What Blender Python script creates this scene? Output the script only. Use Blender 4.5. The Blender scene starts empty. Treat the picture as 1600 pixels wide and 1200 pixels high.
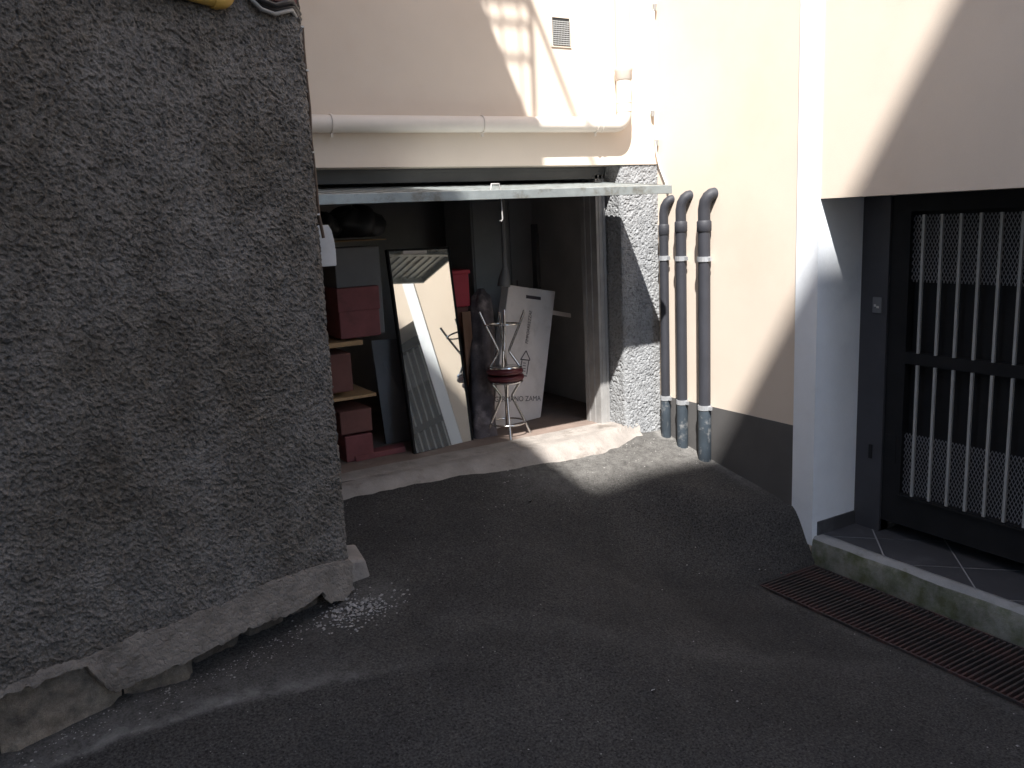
import bpy, bmesh, math, random
import numpy as np
from mathutils import Vector, Matrix, Quaternion

random.seed(7)
rng = np.random.default_rng(11)
C = bpy.context.scene.collection
scene = bpy.context.scene

# ------------------------------------------------------------------ camera
# World: X runs along the garage wall, Y into the depth, Z up, lens at the origin.
ROT = np.array([[0.86037527, 0.13581647, -0.4912314],
                [-0.50756752, 0.14106255, -0.84998622],
                [-0.04614778, 0.98064022, 0.19030275]])
F = 1319.606
cam_data = bpy.data.cameras.new('camera')
cam = bpy.data.objects.new('camera', cam_data)
C.objects.link(cam)
cam.matrix_world = Matrix(ROT.tolist()).to_4x4()
cam_data.sensor_width = 36.0
cam_data.lens = F / 1600 * 36
cam_data.clip_start = 0.05
cam_data.clip_end = 500
scene.camera = cam

# ------------------------------------------------------------------ sky, sun, exposure
S = Vector((0.4545, 0.613, -1.0)).normalized()        # the way the sunlight travels
world = bpy.data.worlds.new('World')
scene.world = world
world.use_nodes = True
wn = world.node_tree.nodes
wn.clear()
wo = wn.new('ShaderNodeOutputWorld')
wb = wn.new('ShaderNodeBackground')
ws = wn.new('ShaderNodeTexSky')
ws.sky_type = 'NISHITA'
ws.sun_disc = False
ws.sun_elevation = math.asin(-S.z)
ws.sun_rotation = math.atan2(-S.x, -S.y)
wb.inputs['Strength'].default_value = 0.15
world.node_tree.links.new(ws.outputs[0], wb.inputs[0])
world.node_tree.links.new(wb.outputs[0], wo.inputs[0])
sd = bpy.data.lights.new('sun', 'SUN')
sd.energy = 5.0
sd.angle = math.radians(0.75)
sd.color = (1.0, 0.975, 0.935)
sun = bpy.data.objects.new('sun', sd)
C.objects.link(sun)
sun.rotation_euler = S.to_track_quat('-Z', 'Y').to_euler()
sun.location = (0, 0, 30)
vs = scene.view_settings
vs.view_transform = 'Standard'
vs.look = 'None'
vs.gamma = 1.0
vs.use_curve_mapping = False
vs.exposure = 1.2

# ------------------------------------------------------------------ pixels to places
def ray(px, py):
    return ROT @ np.array([px - 800.0, -(py - 600.0), -F])
def onY(px, py, y): d = ray(px, py); return d * (y / d[1])
def onX(px, py, x): d = ray(px, py); return d * (x / d[0])
def onZ(px, py, z): d = ray(px, py); return d * (z / d[2])
def onP(px, py, n, d0): d = ray(px, py); return d * (d0 / (d @ n))

YB = 5.558      # face of the garage wall
XR = 4.697      # face of the right-hand wall
ZF = -1.765     # garage floor
ZP = -2.33      # porch floor

# ------------------------------------------------------------------ noise
def vnoise(x, y, seed=0):
    r = np.random.default_rng(seed)
    T = r.random((256, 256))
    xi = np.floor(x).astype(int); yi = np.floor(y).astype(int)
    fx = x - xi; fy = y - yi
    fx = fx * fx * (3 - 2 * fx); fy = fy * fy * (3 - 2 * fy)
    a = T[xi % 256, yi % 256]; b = T[(xi + 1) % 256, yi % 256]
    c = T[xi % 256, (yi + 1) % 256]; d = T[(xi + 1) % 256, (yi + 1) % 256]
    return (a * (1 - fx) + b * fx) * (1 - fy) + (c * (1 - fx) + d * fx) * fy
def fbm(x, y, octv=4, seed=0, gain=0.5):
    s = 0; a = 1; t = 0
    for k in range(octv):
        s = s + a * vnoise(x * 2**k + 17 * k, y * 2**k + 31 * k, seed + k); t += a; a *= gain
    return s / t
def sstep(a, b, x):
    t = np.clip((x - a) / (b - a), 0, 1)
    return t * t * (3 - 2 * t)

# ------------------------------------------------------------------ materials
def mat(name, col, rough=0.8, var=0.15, vscale=3.0, bump=0.15, bscale=80.0, metal=0.0, col2=None,
        c2scale=1.5, c2lo=0.55, c2hi=0.7, stretch=(1, 1, 1), spec=0.4, coat=0.0, fine=0.0, fscale=260.0):
    m = bpy.data.materials.new(name); m.use_nodes = True
    nt = m.node_tree; N = nt.nodes; L = nt.links
    p = N['Principled BSDF']
    p.inputs['Roughness'].default_value = rough
    p.inputs['Metallic'].default_value = metal
    p.inputs['Specular IOR Level'].default_value = spec
    p.inputs['Coat Weight'].default_value = coat
    tc = N.new('ShaderNodeTexCoord'); mp = N.new('ShaderNodeMapping')
    mp.inputs['Scale'].default_value = stretch
    L.new(tc.outputs['Object'], mp.inputs['Vector'])
    def noise(scale, detail=5, rg=0.6):
        n = N.new('ShaderNodeTexNoise'); n.inputs['Scale'].default_value = scale
        n.inputs['Detail'].default_value = detail; n.inputs['Roughness'].default_value = rg
        L.new(mp.outputs[0], n.inputs['Vector']); return n
    n1 = noise(vscale)
    r1 = N.new('ShaderNodeMapRange')
    r1.inputs[1].default_value = 0.3; r1.inputs[2].default_value = 0.7
    r1.inputs[3].default_value = 1 - var; r1.inputs[4].default_value = 1 + var
    L.new(n1.outputs['Fac'], r1.inputs[0])
    cur = None
    base = N.new('ShaderNodeRGB'); base.outputs[0].default_value = (*col, 1); cur = base.outputs[0]
    if col2 is not None:
        n2 = noise(c2scale, 6, 0.65)
        r2 = N.new('ShaderNodeMapRange'); r2.inputs[1].default_value = c2lo; r2.inputs[2].default_value = c2hi
        L.new(n2.outputs['Fac'], r2.inputs[0])
        mx = N.new('ShaderNodeMix'); mx.data_type = 'RGBA'
        L.new(r2.outputs[0], mx.inputs[0]); L.new(cur, mx.inputs[6]); mx.inputs[7].default_value = (*col2, 1)
        cur = mx.outputs[2]
    vm = N.new('ShaderNodeVectorMath'); vm.operation = 'SCALE'
    L.new(cur, vm.inputs[0]); L.new(r1.outputs[0], vm.inputs['Scale'])
    cur = vm.outputs[0]
    if fine:
        n4 = noise(fscale, 3, 0.7)
        r4 = N.new('ShaderNodeMapRange'); r4.inputs[1].default_value = 0.3; r4.inputs[2].default_value = 0.7
        r4.inputs[3].default_value = 1 - fine; r4.inputs[4].default_value = 1 + fine
        L.new(n4.outputs['Fac'], r4.inputs[0])
        v2 = N.new('ShaderNodeVectorMath'); v2.operation = 'SCALE'
        L.new(cur, v2.inputs[0]); L.new(r4.outputs[0], v2.inputs['Scale']); cur = v2.outputs[0]
    L.new(cur, p.inputs['Base Color'])
    m['colour_out'] = 1
    if bump:
        n3 = noise(bscale, 6, 0.65)
        b = N.new('ShaderNodeBump'); b.inputs['Strength'].default_value = bump
        b.inputs['Distance'].default_value = 0.01
        L.new(n3.outputs['Fac'], b.inputs['Height']); L.new(b.outputs[0], p.inputs['Normal'])
    return m

M = {}
M['cream'] = mat('cream_render', (0.70, 0.60, 0.505), 0.9, 0.04, 1.2, 0.10, 120, col2=(0.66, 0.55, 0.455), c2scale=0.7, c2lo=0.5, c2hi=0.75, fine=0.04, spec=0.2)
M['white'] = mat('white_paint', (0.80, 0.83, 0.87), 0.75, 0.05, 2.5, 0.10, 60, col2=(0.68, 0.71, 0.76), c2scale=2.2, c2lo=0.55, c2hi=0.8, fine=0.03)
M['skirt'] = mat('grey_plinth_paint', (0.105, 0.10, 0.098), 0.85, 0.1, 3, 0.15, 90, fine=0.06)
M['plaster'] = mat('rough_grey_plaster', (0.192, 0.174, 0.158), 0.95, 0.24, 7.0, 0.6, 140, col2=(0.130, 0.112, 0.094), c2scale=1.6, c2lo=0.42, c2hi=0.66, fine=0.45, fscale=130, spec=0.15)
M['pebble'] = mat('pebbledash', (0.30, 0.305, 0.31), 0.95, 0.15, 9, 0.4, 160, col2=(0.19, 0.19, 0.195), c2scale=45, c2lo=0.5, c2hi=0.62, fine=0.25, spec=0.15)
M['band'] = mat('smooth_render_band', (0.25, 0.218, 0.19), 0.95, 0.3, 8, 0.8, 80, col2=(0.15, 0.13, 0.112), c2scale=3, fine=0.15, spec=0.15)
M['stone'] = mat('cream_stone', (0.29, 0.24, 0.19), 0.95, 0.35, 12, 0.9, 60, col2=(0.13, 0.112, 0.095), c2scale=7, c2lo=.45, c2hi=.65, fine=0.3, spec=0.15)
M['rubble'] = mat('recess_shade_rubble', (0.14, 0.118, 0.10), 0.95, 0.3, 14, 0.9, 60, col2=(0.07, 0.06, 0.055), c2scale=9, fine=0.3, spec=0.1)  # rubble footing, the shade of its recess put into the colour
M['concrete'] = mat('pale_concrete', (0.29, 0.26, 0.235), 0.9, 0.18, 6, 0.5, 60, col2=(0.17, 0.145, 0.125), c2scale=5, fine=0.2)
M['kerb'] = mat('mossy_kerb_concrete', (0.22, 0.22, 0.19), 0.92, 0.2, 6, 0.5, 60, col2=(0.10, 0.11, 0.06), c2scale=7, c2lo=0.38, c2hi=0.62, fine=0.15)
M['kerbtop'] = mat('worn_kerb_concrete', (0.26, 0.26, 0.255), 0.92, 0.15, 6, 0.4, 60, col2=(0.17, 0.17, 0.15), c2scale=7, fine=0.15)
M['garage_floor'] = mat('brown_garage_floor', (0.20, 0.15, 0.125), 0.8, 0.2, 4, 0.3, 40, col2=(0.27, 0.22, 0.19), c2scale=3, fine=0.1)
M['room'] = mat('grey_room_plaster', (0.42, 0.41, 0.40), 0.9, 0.15, 2, 0.2, 40)
M['lintel'] = mat('grey_lintel_metal', (0.10, 0.10, 0.10), 0.7, 0.15, 4, 0.1, 40)
M['galv'] = mat('galvanised_steel', (0.33, 0.36, 0.36), 0.5, 0.15, 8, 0.08, 60, metal=0.55, col2=(0.23, 0.23, 0.21), c2scale=9, c2lo=0.52, c2hi=0.66, fine=0.06)
M['frame'] = mat('dull_steel_frame', (0.36, 0.35, 0.34), 0.6, 0.15, 6, 0.1, 60, metal=0.3)
M['greypipe'] = mat('dark_grey_plastic_pipe', (0.034, 0.035, 0.043), 0.6, 0.12, 6, 0.05, 60, fine=0.05)
M['tealpipe'] = mat('dusty_blue_grey_pipe', (0.04, 0.052, 0.065), 0.6, 0.2, 9, 0.08, 60, col2=(0.2, 0.2, 0.2), c2scale=14, c2lo=0.55, c2hi=0.72)
M['clamp'] = mat('zinc_clamp', (0.55, 0.56, 0.58), 0.4, 0.08, 20, 0.05, 80, metal=0.6)
M['creampipe'] = mat('cream_painted_pipe', (0.70, 0.63, 0.56), 0.45, 0.05, 4, 0.04, 60, fine=0.02)
M['blacksteel'] = mat('black_painted_steel', (0.014, 0.014, 0.015), 0.7, 0.2, 6, 0.06, 60, spec=0.2)
M['greypost'] = mat('dark_blue_grey_panel', (0.05, 0.05, 0.057), 0.6, 0.12, 5, 0.06, 60)
M['barwhite'] = mat('pale_grey_bar_paint', (0.36, 0.36, 0.35), 0.5, 0.1, 8, 0.05, 60)
M['mesh'] = mat('zinc_mesh', (0.24, 0.24, 0.255), 0.5, 0.1, 10, 0.0, 60, metal=0.3)
M['tile'] = mat('dark_slate_tile', (0.056, 0.056, 0.061), 0.5, 0.15, 3, 0.15, 25, col2=(0.09, 0.09, 0.095), c2scale=3, fine=0.06)
M['grout'] = mat('pale_grout', (0.30, 0.30, 0.30), 0.9, 0.2, 9, 0.2, 60)
M['rust'] = mat('rusty_grate_steel', (0.042, 0.034, 0.032), 0.75, 0.3, 12, 0.3, 70, col2=(0.075, 0.034, 0.03), c2scale=6, c2lo=0.5, c2hi=0.66)
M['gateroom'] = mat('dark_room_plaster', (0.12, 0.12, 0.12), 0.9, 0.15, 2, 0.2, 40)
M['dark'] = mat('vent_hole_shade', (0.03, 0.03, 0.03), 0.95, 0.2, 5, 0.2, 40)
M['yellow'] = mat('yellow_gas_pipe', (0.50, 0.31, 0.07), 0.45, 0.15, 6, 0.05, 60, col2=(0.36, 0.24, 0.08), c2scale=5)
M['cable'] = mat('brown_cable', (0.10, 0.065, 0.045), 0.6, 0.2, 8, 0.05, 60)
M['blackcable'] = mat('black_cable', (0.03, 0.028, 0.03), 0.4, 0.2, 8, 0.05, 60)
M['whitecable'] = mat('white_cable', (0.70, 0.68, 0.64), 0.5, 0.1, 8, 0.05, 60)
M['whitebox'] = mat('off_white_plastic', (0.55, 0.53, 0.51), 0.55, 0.1, 6, 0.08, 60, col2=(0.34, 0.32, 0.30), c2scale=6, c2lo=0.55, c2hi=0.75)
M['wood'] = mat('raw_pale_wood', (0.42, 0.27, 0.14), 0.8, 0.2, 6, 0.2, 40, stretch=(1, 1, 9), col2=(0.25, 0.14, 0.08), c2scale=3)
M['brown'] = mat('brown_board', (0.20, 0.11, 0.07), 0.7, 0.2, 5, 0.15, 40, stretch=(4, 4, 0.6))
M['red'] = mat('crimson_plastic', (0.42, 0.035, 0.06), 0.5, 0.1, 6, 0.05, 40)
M['dullred'] = mat('dull_red_paint', (0.19, 0.06, 0.062), 0.7, 0.2, 6, 0.1, 40, col2=(0.13, 0.045, 0.045), c2scale=5)
M['reddish'] = mat('reddish_box_board', (0.15, 0.065, 0.055), 0.8, 0.2, 5, 0.1, 40)
M['blackfab'] = mat('black_bag_film', (0.025, 0.025, 0.028), 0.45, 0.3, 8, 0.3, 25)
M['darkfab'] = mat('dark_blanket', (0.11, 0.095, 0.10), 0.95, 0.4, 9, 0.6, 30, col2=(0.26, 0.22, 0.22), c2scale=6, fine=0.2)
M['greyboard'] = mat('dark_grey_board', (0.16, 0.16, 0.165), 0.7, 0.12, 4, 0.06, 40)
M['wardrobe'] = mat('grey_wardrobe', (0.42, 0.42, 0.42), 0.6, 0.12, 3, 0.06, 40)
M['card'] = mat('white_cardboard', (0.72, 0.67, 0.65), 0.85, 0.07, 4, 0.06, 30, col2=(0.60, 0.55, 0.52), c2scale=3, fine=0.03)
M['ink'] = mat('dark_print', (0.06, 0.05, 0.06), 0.8, 0.1, 5, 0)
M['chrome'] = mat('chrome_tube', (0.75, 0.74, 0.72), 0.18, 0.05, 10, 0.0, metal=1.0)
M['seat'] = mat('dark_red_seat', (0.13, 0.03, 0.035), 0.35, 0.2, 8, 0.08, 40)
M['mirror'] = mat('mirror_glass', (0.86, 0.87, 0.83), 0.02, 0.02, 3, 0.0, metal=0.86)
M['grit'] = mat('pale_grit', (0.29, 0.275, 0.26), 0.9, 0.5, 90, 0.1, 60)
M['opposite'] = mat('pale_house_render', (0.60, 0.58, 0.55), 0.9, 0.1, 1, 0.1, 60)
M['roof'] = mat('terracotta_roof', (0.30, 0.14, 0.09), 0.9, 0.2, 4, 0.2, 30)
M['glass'] = mat('dark_window_glass', (0.03, 0.035, 0.04), 0.1, 0.1, 2, 0.0)
M['shutter'] = mat('green_shutter', (0.05, 0.10, 0.07), 0.6, 0.1, 5, 0.1, 40)

# asphalt: vertex attribute marks dusty ground and the brightness put into the sunlit patch
def asphalt():
    m = mat('asphalt', (0.0535, 0.050, 0.0465), 0.9, 0.16, 2.0, 1.0, 75, col2=(0.042, 0.0395, 0.0375), c2scale=1.3, c2lo=0.4, c2hi=0.65, fine=0.85, fscale=85, spec=0.25)
    nt = m.node_tree; N = nt.nodes; L = nt.links; p = N['Principled BSDF']
    src = p.inputs['Base Color'].links[0].from_socket
    at = N.new('ShaderNodeAttribute'); at.attribute_name = 'dust_sun'
    tc = N.new('ShaderNodeTexCoord'); n = N.new('ShaderNodeTexNoise'); n.inputs['Scale'].default_value = 14; n.inputs['Detail'].default_value = 8
    n.inputs['Roughness'].default_value = 0.75
    L.new(tc.outputs['Object'], n.inputs['Vector'])
    r = N.new('ShaderNodeMapRange'); r.inputs[1].default_value = 0.35; r.inputs[2].default_value = 0.65; r.inputs[3].default_value = 0.25; r.inputs[4].default_value = 1.25
    L.new(n.outputs['Fac'], r.inputs[0])
    mu = N.new('ShaderNodeMath'); mu.operation = 'MULTIPLY'; mu.use_clamp = True
    L.new(at.outputs['Fac'], mu.inputs[0]); L.new(r.outputs[0], mu.inputs[1])
    mx = N.new('ShaderNodeMix'); mx.data_type = 'RGBA'
    L.new(mu.outputs[0], mx.inputs[0]); L.new(src, mx.inputs[6]); mx.inputs[7].default_value = (0.25, 0.24, 0.225, 1)
    # pale aggregate specks
    vo = N.new('ShaderNodeTexVoronoi'); vo.inputs['Scale'].default_value = 48
    L.new(tc.outputs['Object'], vo.inputs['Vector'])
    r2 = N.new('ShaderNodeMapRange'); r2.inputs[1].default_value = 0.10; r2.inputs[2].default_value = 0.16; r2.inputs[3].default_value = 1; r2.inputs[4].default_value = 0
    L.new(vo.outputs['Distance'], r2.inputs[0])
    sp = N.new('ShaderNodeSeparateColor'); L.new(vo.outputs['Color'], sp.inputs[0])
    g = N.new('ShaderNodeMath'); g.operation = 'GREATER_THAN'; g.inputs[1].default_value = 0.82
    L.new(sp.outputs[0], g.inputs[0])
    m2 = N.new('ShaderNodeMath'); m2.operation = 'MULTIPLY'; L.new(g.outputs[0], m2.inputs[0]); L.new(r2.outputs[0], m2.inputs[1])
    m3 = N.new('ShaderNodeMath'); m3.operation = 'MULTIPLY'; L.new(m2.outputs[0], m3.inputs[0]); m3.inputs[1].default_value = 0.6
    mx2 = N.new('ShaderNodeMix'); mx2.data_type = 'RGBA'
    L.new(m3.outputs[0], mx2.inputs[0]); L.new(mx.outputs[2], mx2.inputs[6]); mx2.inputs[7].default_value = (0.20, 0.195, 0.19, 1)
    L.new(mx2.outputs[2], p.inputs['Base Color'])
    return m
M['asphalt'] = asphalt()

# ------------------------------------------------------------------ mesh helpers
class MB:
    def __init__(self): self.v = []; self.f = []
    def add(self, vs_, fs_):
        o = len(self.v); self.v += [tuple(float(c) for c in q) for q in vs_]
        self.f += [tuple(i + o for i in q) for q in fs_]; return self
    def box(self, a, b):
        x0, y0, z0 = a; x1, y1, z1 = b
        return self.add([(x0, y0, z0), (x1, y0, z0), (x1, y1, z0), (x0, y1, z0), (x0, y0, z1), (x1, y0, z1), (x1, y1, z1), (x0, y1, z1)],
                        [(0, 3, 2, 1), (4, 5, 6, 7), (0, 1, 5, 4), (1, 2, 6, 5), (2, 3, 7, 6), (3, 0, 4, 7)])
    def hexa(self, lo, hi):          # four lower points, four upper points
        return self.add(list(lo) + list(hi), [(0, 3, 2, 1), (4, 5, 6, 7), (0, 1, 5, 4), (1, 2, 6, 5), (2, 3, 7, 6), (3, 0, 4, 7)])
    def tube(self, pts, r, n=12, cap=True):
        pts = [Vector([float(c) for c in p]) for p in pts]
        rs = r if isinstance(r, (list, tuple)) else [r] * len(pts)
        ref = Vector((0.31, 0.17, 0.93))
        base = len(self.v); N = len(pts)
        t0 = (pts[1] - pts[0]).normalized()
        u = t0.cross(ref)
        if u.length < 0.1: u = t0.cross(Vector((1, 0, 0)))
        u.normalize()
        for i, p in enumerate(pts):
            t = (pts[min(i + 1, N - 1)] - pts[max(i - 1, 0)]).normalized()
            u = (u - t * u.dot(t)).normalized(); w = t.cross(u)
            for k in range(n):
                a = 2 * math.pi * k / n
                self.v.append(tuple(p + (u * math.cos(a) + w * math.sin(a)) * rs[i]))
        for i in range(N - 1):
            for k in range(n):
                a = base + i * n + k; b = base + i * n + (k + 1) % n
                self.f.append((a, b, b + n, a + n))
        if cap:
            self.f.append(tuple(base + k for k in reversed(range(n))))
            self.f.append(tuple(base + (N - 1) * n + k for k in range(n)))
        return self
    def lathe(self, c, prof, n=24, axis='Z'):
        base = len(self.v)
        for (r, h) in prof:
            for k in range(n):
                a = 2 * math.pi * k / n
                self.v.append((c[0] + r * math.cos(a), c[1] + r * math.sin(a), c[2] + h))
        for i in range(len(prof) - 1):
            for k in range(n):
                a = base + i * n + k; b = base + i * n + (k + 1) % n
                self.f.append((a, b, b + n, a + n))
        self.f.append(tuple(base + k for k in reversed(range(n))))
        self.f.append(tuple(base + (len(prof) - 1) * n + k for k in range(n)))
        return self
    def mesh(self, name, m, smooth=False):
        me = bpy.data.meshes.new(name); me.from_pydata(self.v, [], self.f); me.update()
        me.materials.append(M[m])
        if smooth:
            me.polygons.foreach_set('use_smooth', [True] * len(me.polygons))
        return me
    def build(self, name, m, parent=None, smooth=False, bevel=0.0):
        o = bpy.data.objects.new(name, self.mesh(name, m, smooth)); C.objects.link(o)
        if smooth:
            try: o.data.set_sharp_from_angle(angle=math.radians(50))
            except Exception: pass
        if bevel:
            b = o.modifiers.new('bevel', 'BEVEL'); b.width = bevel; b.segments = 2; b.limit_method = 'ANGLE'; b.angle_limit = math.radians(40)
        if parent is not None: attach(o, parent)
        return o

def attach(o, parent):
    o.parent = parent
    w = Matrix.Identity(4); q = parent
    chain = []
    while q is not None:
        chain.append(q); q = q.parent
    for q in reversed(chain): w = w @ q.matrix_parent_inverse @ q.matrix_basis
    o.matrix_parent_inverse = w.inverted()
def tag(o, label=None, cat=None, group=None, kind=None):
    if label: o['label'] = label
    if cat: o['category'] = cat
    if group: o['group'] = group
    if kind: o['kind'] = kind
    return o
def thing(name, label, cat, loc=(0, 0, 0), group=None):
    o = bpy.data.objects.new(name, None); C.objects.link(o)
    o.location = tuple(float(c) for c in loc); o.empty_display_size = 0.1
    return tag(o, label, cat, group)
def put(name, me, parent, loc=(0, 0, 0)):        # an alike piece that shares mesh data; loc is a world shift
    o = bpy.data.objects.new(name, me); C.objects.link(o); attach(o, parent); o.location = loc; return o
def grid(name, m, P, parent=None, smooth=False, attr=None):
    """P: (ny, nx, 3) array of positions"""
    ny, nx = P.shape[:2]
    idx = np.arange(ny * nx).reshape(ny, nx)
    q = np.stack([idx[:-1, :-1], idx[:-1, 1:], idx[1:, 1:], idx[1:, :-1]], -1).reshape(-1, 4)
    me = bpy.data.meshes.new(name)
    me.vertices.add(ny * nx); me.vertices.foreach_set('co', P.reshape(-1).astype(np.float32))
    me.loops.add(q.size); me.loops.foreach_set('vertex_index', q.reshape(-1).astype(np.int32))
    me.polygons.add(len(q)); me.polygons.foreach_set('loop_start', (np.arange(len(q)) * 4).astype(np.int32))
    try: me.polygons.foreach_set('loop_total', np.full(len(q), 4, np.int32))
    except Exception: pass
    me.polygons.foreach_set('use_smooth', np.full(len(q), smooth))
    me.update(calc_edges=True); me.validate()
    if attr is not None:
        a = me.attributes.new(attr[0], 'FLOAT', 'POINT'); a.data.foreach_set('value', attr[1].reshape(-1).astype(np.float32))
    me.materials.append(M[m])
    o = bpy.data.objects.new(name, me); C.objects.link(o)
    if parent is not None: attach(o, parent)
    return o
def arc(c, a, b, r, n=8):     # quarter bend: from c+a*r to c+b*r, a and b unit vectors, c the bend's centre
    c = np.array(c, float); a = np.array(a, float); b = np.array(b, float)
    return [c + r * (a * math.cos(t) + b * math.sin(t)) for t in np.linspace(0, math.pi / 2, n)]

# ------------------------------------------------------------------ ground
def ground_z(x, y):
    x = np.asarray(x, float); y = np.asarray(y, float)
    pl = -1.785 - 0.030 * (np.clip(x, 1.3, 4.7) - 1.85) - 0.2 * (5.5 - np.clip(y, -6, 5.6))
    pl = np.where(pl < -2.32, -2.32 - (1 - np.exp(-(-2.32 - np.minimum(pl, -2.32)) / 0.22)) * 0.22, pl)
    w = sstep(2.3, 4.05, x)
    wid = 0.25 + 1.5 * (1 - sstep(3.5, 4.78, x))
    s = 1 - sstep(3.86 - 0.1 * wid, 3.90 + 0.75 * wid, y)
    z = pl + w * s * (-2.545 - pl)
    wl_ = (x - 1.398) * 0.2924 - (y - 4.37) * 0.9563
    z = z - 0.065 * np.exp(-(wl_ / 0.16)**2) * (1 - sstep(1.15, 1.45, x)) * sstep(.15, .55, x)
    return z
xs = np.concatenate([[-70, -30, -12, -6, -3, -1.6], np.arange(-1.0, 4.10, 0.03), [4.115, 4.1155], np.arange(4.15, 4.69, 0.06), [4.6965, 4.70, 5.0, 8, 15, 40, 70]])
ys = np.concatenate([[-70, -30, -12, -6, -3, -1, 0, 0.6], np.arange(1.0, 3.87, 0.03), [3.8795, 3.88], np.arange(3.91, 5.56, 0.03), [5.60, 5.604, 5.9, 8, 14, 40, 70]])
GX, GY = np.meshgrid(xs, ys)
GZ = ground_z(GX, GY) + 0.010 * (fbm(GX * 2.1, GY * 2.1, 3, 3) - 0.5) + 0.006 * (fbm(GX * 11, GY * 11, 2, 9) - 0.5)
GZ = np.where((GX > 4.115) & (GX < 4.70) & (GY < 3.8799), -2.80, GZ)
GZ = np.where(GX > 4.699, -2.80, GZ)
GZ = np.where(GY > 5.602, -2.30, GZ)
def seg_dist(X, Y, pts):
    d = np.full(X.shape, 1e9)
    for (a, b) in zip(pts[:-1], pts[1:]):
        a = np.array(a); b = np.array(b); ab = b - a; t = np.clip(((X - a[0]) * ab[0] + (Y - a[1]) * ab[1]) / (ab @ ab), 0, 1)
        d = np.minimum(d, np.hypot(X - a[0] - t * ab[0], Y - a[1] - t * ab[1]))
    return d
yl_ = np.interp(GX, [-2.0, -0.8, -0.31, 0.05, 0.44, 0.78, 1.19, 1.44, 1.9], [3.2, 3.52, 3.70, 3.745, 3.76, 3.735, 3.67, 3.62, 3.55])
dl = GY - yl_ + 0.03 * (fbm(GX * 6, GY * 6, 3, 23) - .5)
dust_sun = np.where(dl > 0, 0.26 * np.exp(-(dl / 0.35)**2) + 0.40 * np.exp(-(dl / 0.055)**2), 0.66 * np.exp(-(dl / 0.020)**2)) * (1 - 0.85 * sstep(0.5, 1.5, GX)) * (1 - sstep(1.4, 1.9, GX))
dust_sun += 0.08 * np.exp(-(seg_dist(GX, GY, [(1.77, 3.86), (2.3, 3.62), (2.74, 3.28), (3.49, 2.98), (3.9, 2.7)]) / 0.09)**2)
dust_sun += 0.30 * np.exp(-(seg_dist(GX, GY, [(1.15, 4.15), (1.5, 4.22)]) / 0.14)**2)
dust_sun += 0.42 * sstep(4.75, 5.15, GY) * sstep(2.6, 3.4, GX)  # dusty strip, paled further to put sunlight into the colour here
dust_sun += 0.35 * np.exp(-((4.70 - GX) / 0.10)**2) * sstep(4.0, 4.6, GY)
dust_sun += 0.10 * np.exp(-((4.10 - GX) / 0.10)**2) * (1 - sstep(3.8, 3.95, GY))
dust_sun *= 0.55 + 0.9 * fbm(GX * 3, GY * 3, 4, 21)
g = grid('ground', 'asphalt', np.stack([GX, GY, GZ], -1), smooth=True, attr=('dust_sun', np.clip(dust_sun, 0, 1)))
tag(g, 'dark dusty asphalt yard sloping down to the drain', kind='structure')

# garage floor and the pale cement threshold
floor = MB().box((0.8, 5.75, -2.2), (4.6, 8.6, ZF)).build('garage_floor', 'garage_floor')
tag(floor, 'brown cement floor inside the garage', kind='structure')
tx = np.linspace(1.25, 4.46, 180); tv = np.linspace(0, 1, 26)
front = 5.30 + 0.02 * np.sin(tx * 3.1) + 0.05 * (fbm(tx * 5, tx * 0 + 3, 4, 5) - 0.5) + 0.16 * sstep(3.9, 4.42, tx)
TX, TV = np.meshgrid(tx, tv)
fr = np.tile(front, (len(tv), 1))
TY = fr + (5.80 - fr) * TV
zedge = ground_z(TX, fr) - 0.012
zt = np.where(TY > 5.56, ZF + 0.004, zedge + (ZF + 0.004 - zedge) * sstep(0, 0.22, (TY - fr)) ** 0.8)
zt += 0.008 * (fbm(TX * 9, TY * 9, 3, 8) - 0.5) - 0.010 * np.exp(-((TY - 5.60) / 0.012)**2)
thr = grid('threshold', 'concrete', np.stack([TX, TY, zt], -1), smooth=True)
tag(thr, 'pale broken cement threshold in front of the open garage', kind='structure')

# ------------------------------------------------------------------ rear building (garage, balcony)
rear = thing('rear_building', 'cream rendered house with the open garage and a railed balcony above', 'building', (2.5, YB, ZF))
MB().box((-4.0, YB, 0.396), (XR - 0.001, YB + 0.42, 7.5)).build('wall', 'cream', rear)
MB().box((-4.0, YB + 0.002, -2.3), (1.40, YB + 0.42, 0.396)).build('wall', 'cream', rear)
# pebbledash pilaster: displaced sheet on a solid core
MB().box((4.33, YB + 0.03, -2.3), (4.75, YB + 0.42, 0.395)).build('pilaster_core', 'pebble', rear)
pu = np.arange(-0.24, 0.40, 0.004); pz = np.arange(-2.02, 0.40, 0.004)
PU, PZ = np.meshgrid(pu, pz)
rough = (0.006 * fbm(PU * 75, PZ * 75, 2, 40) + 0.004 * vnoise(PU * 95, PZ * 95, 44) + 0.010 * fbm(PU * 7, PZ * 7, 2, 47) - .005 * sstep(.6, .75, vnoise(PU * 60, PZ * 60, 46)))
rr = 0.03
face = PU >= 0
px_ = np.where(face, 4.307 + PU, 4.307 - (rough - 0.016))
py_ = np.where(face, YB - (rough - 0.016), YB - PU)
bl = np.exp(-(PU / 0.02)**2)
py_ = py_ + 0.010 * bl; px_ = px_ + 0.010 * bl
px_ = np.minimum(px_, XR - 0.001)
grid('pilaster_plaster', 'pebble', np.stack([px_, py_, PZ], -1), rear, smooth=False)
fr_ = MB().box((4.205, 5.764, ZF - 0.02), (4.30, 5.97, 0.33)).box((4.23, 5.758, ZF), (4.24, 5.765, 0.33)).box((4.27, 5.758, ZF), (4.28, 5.765, 0.33))
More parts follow.
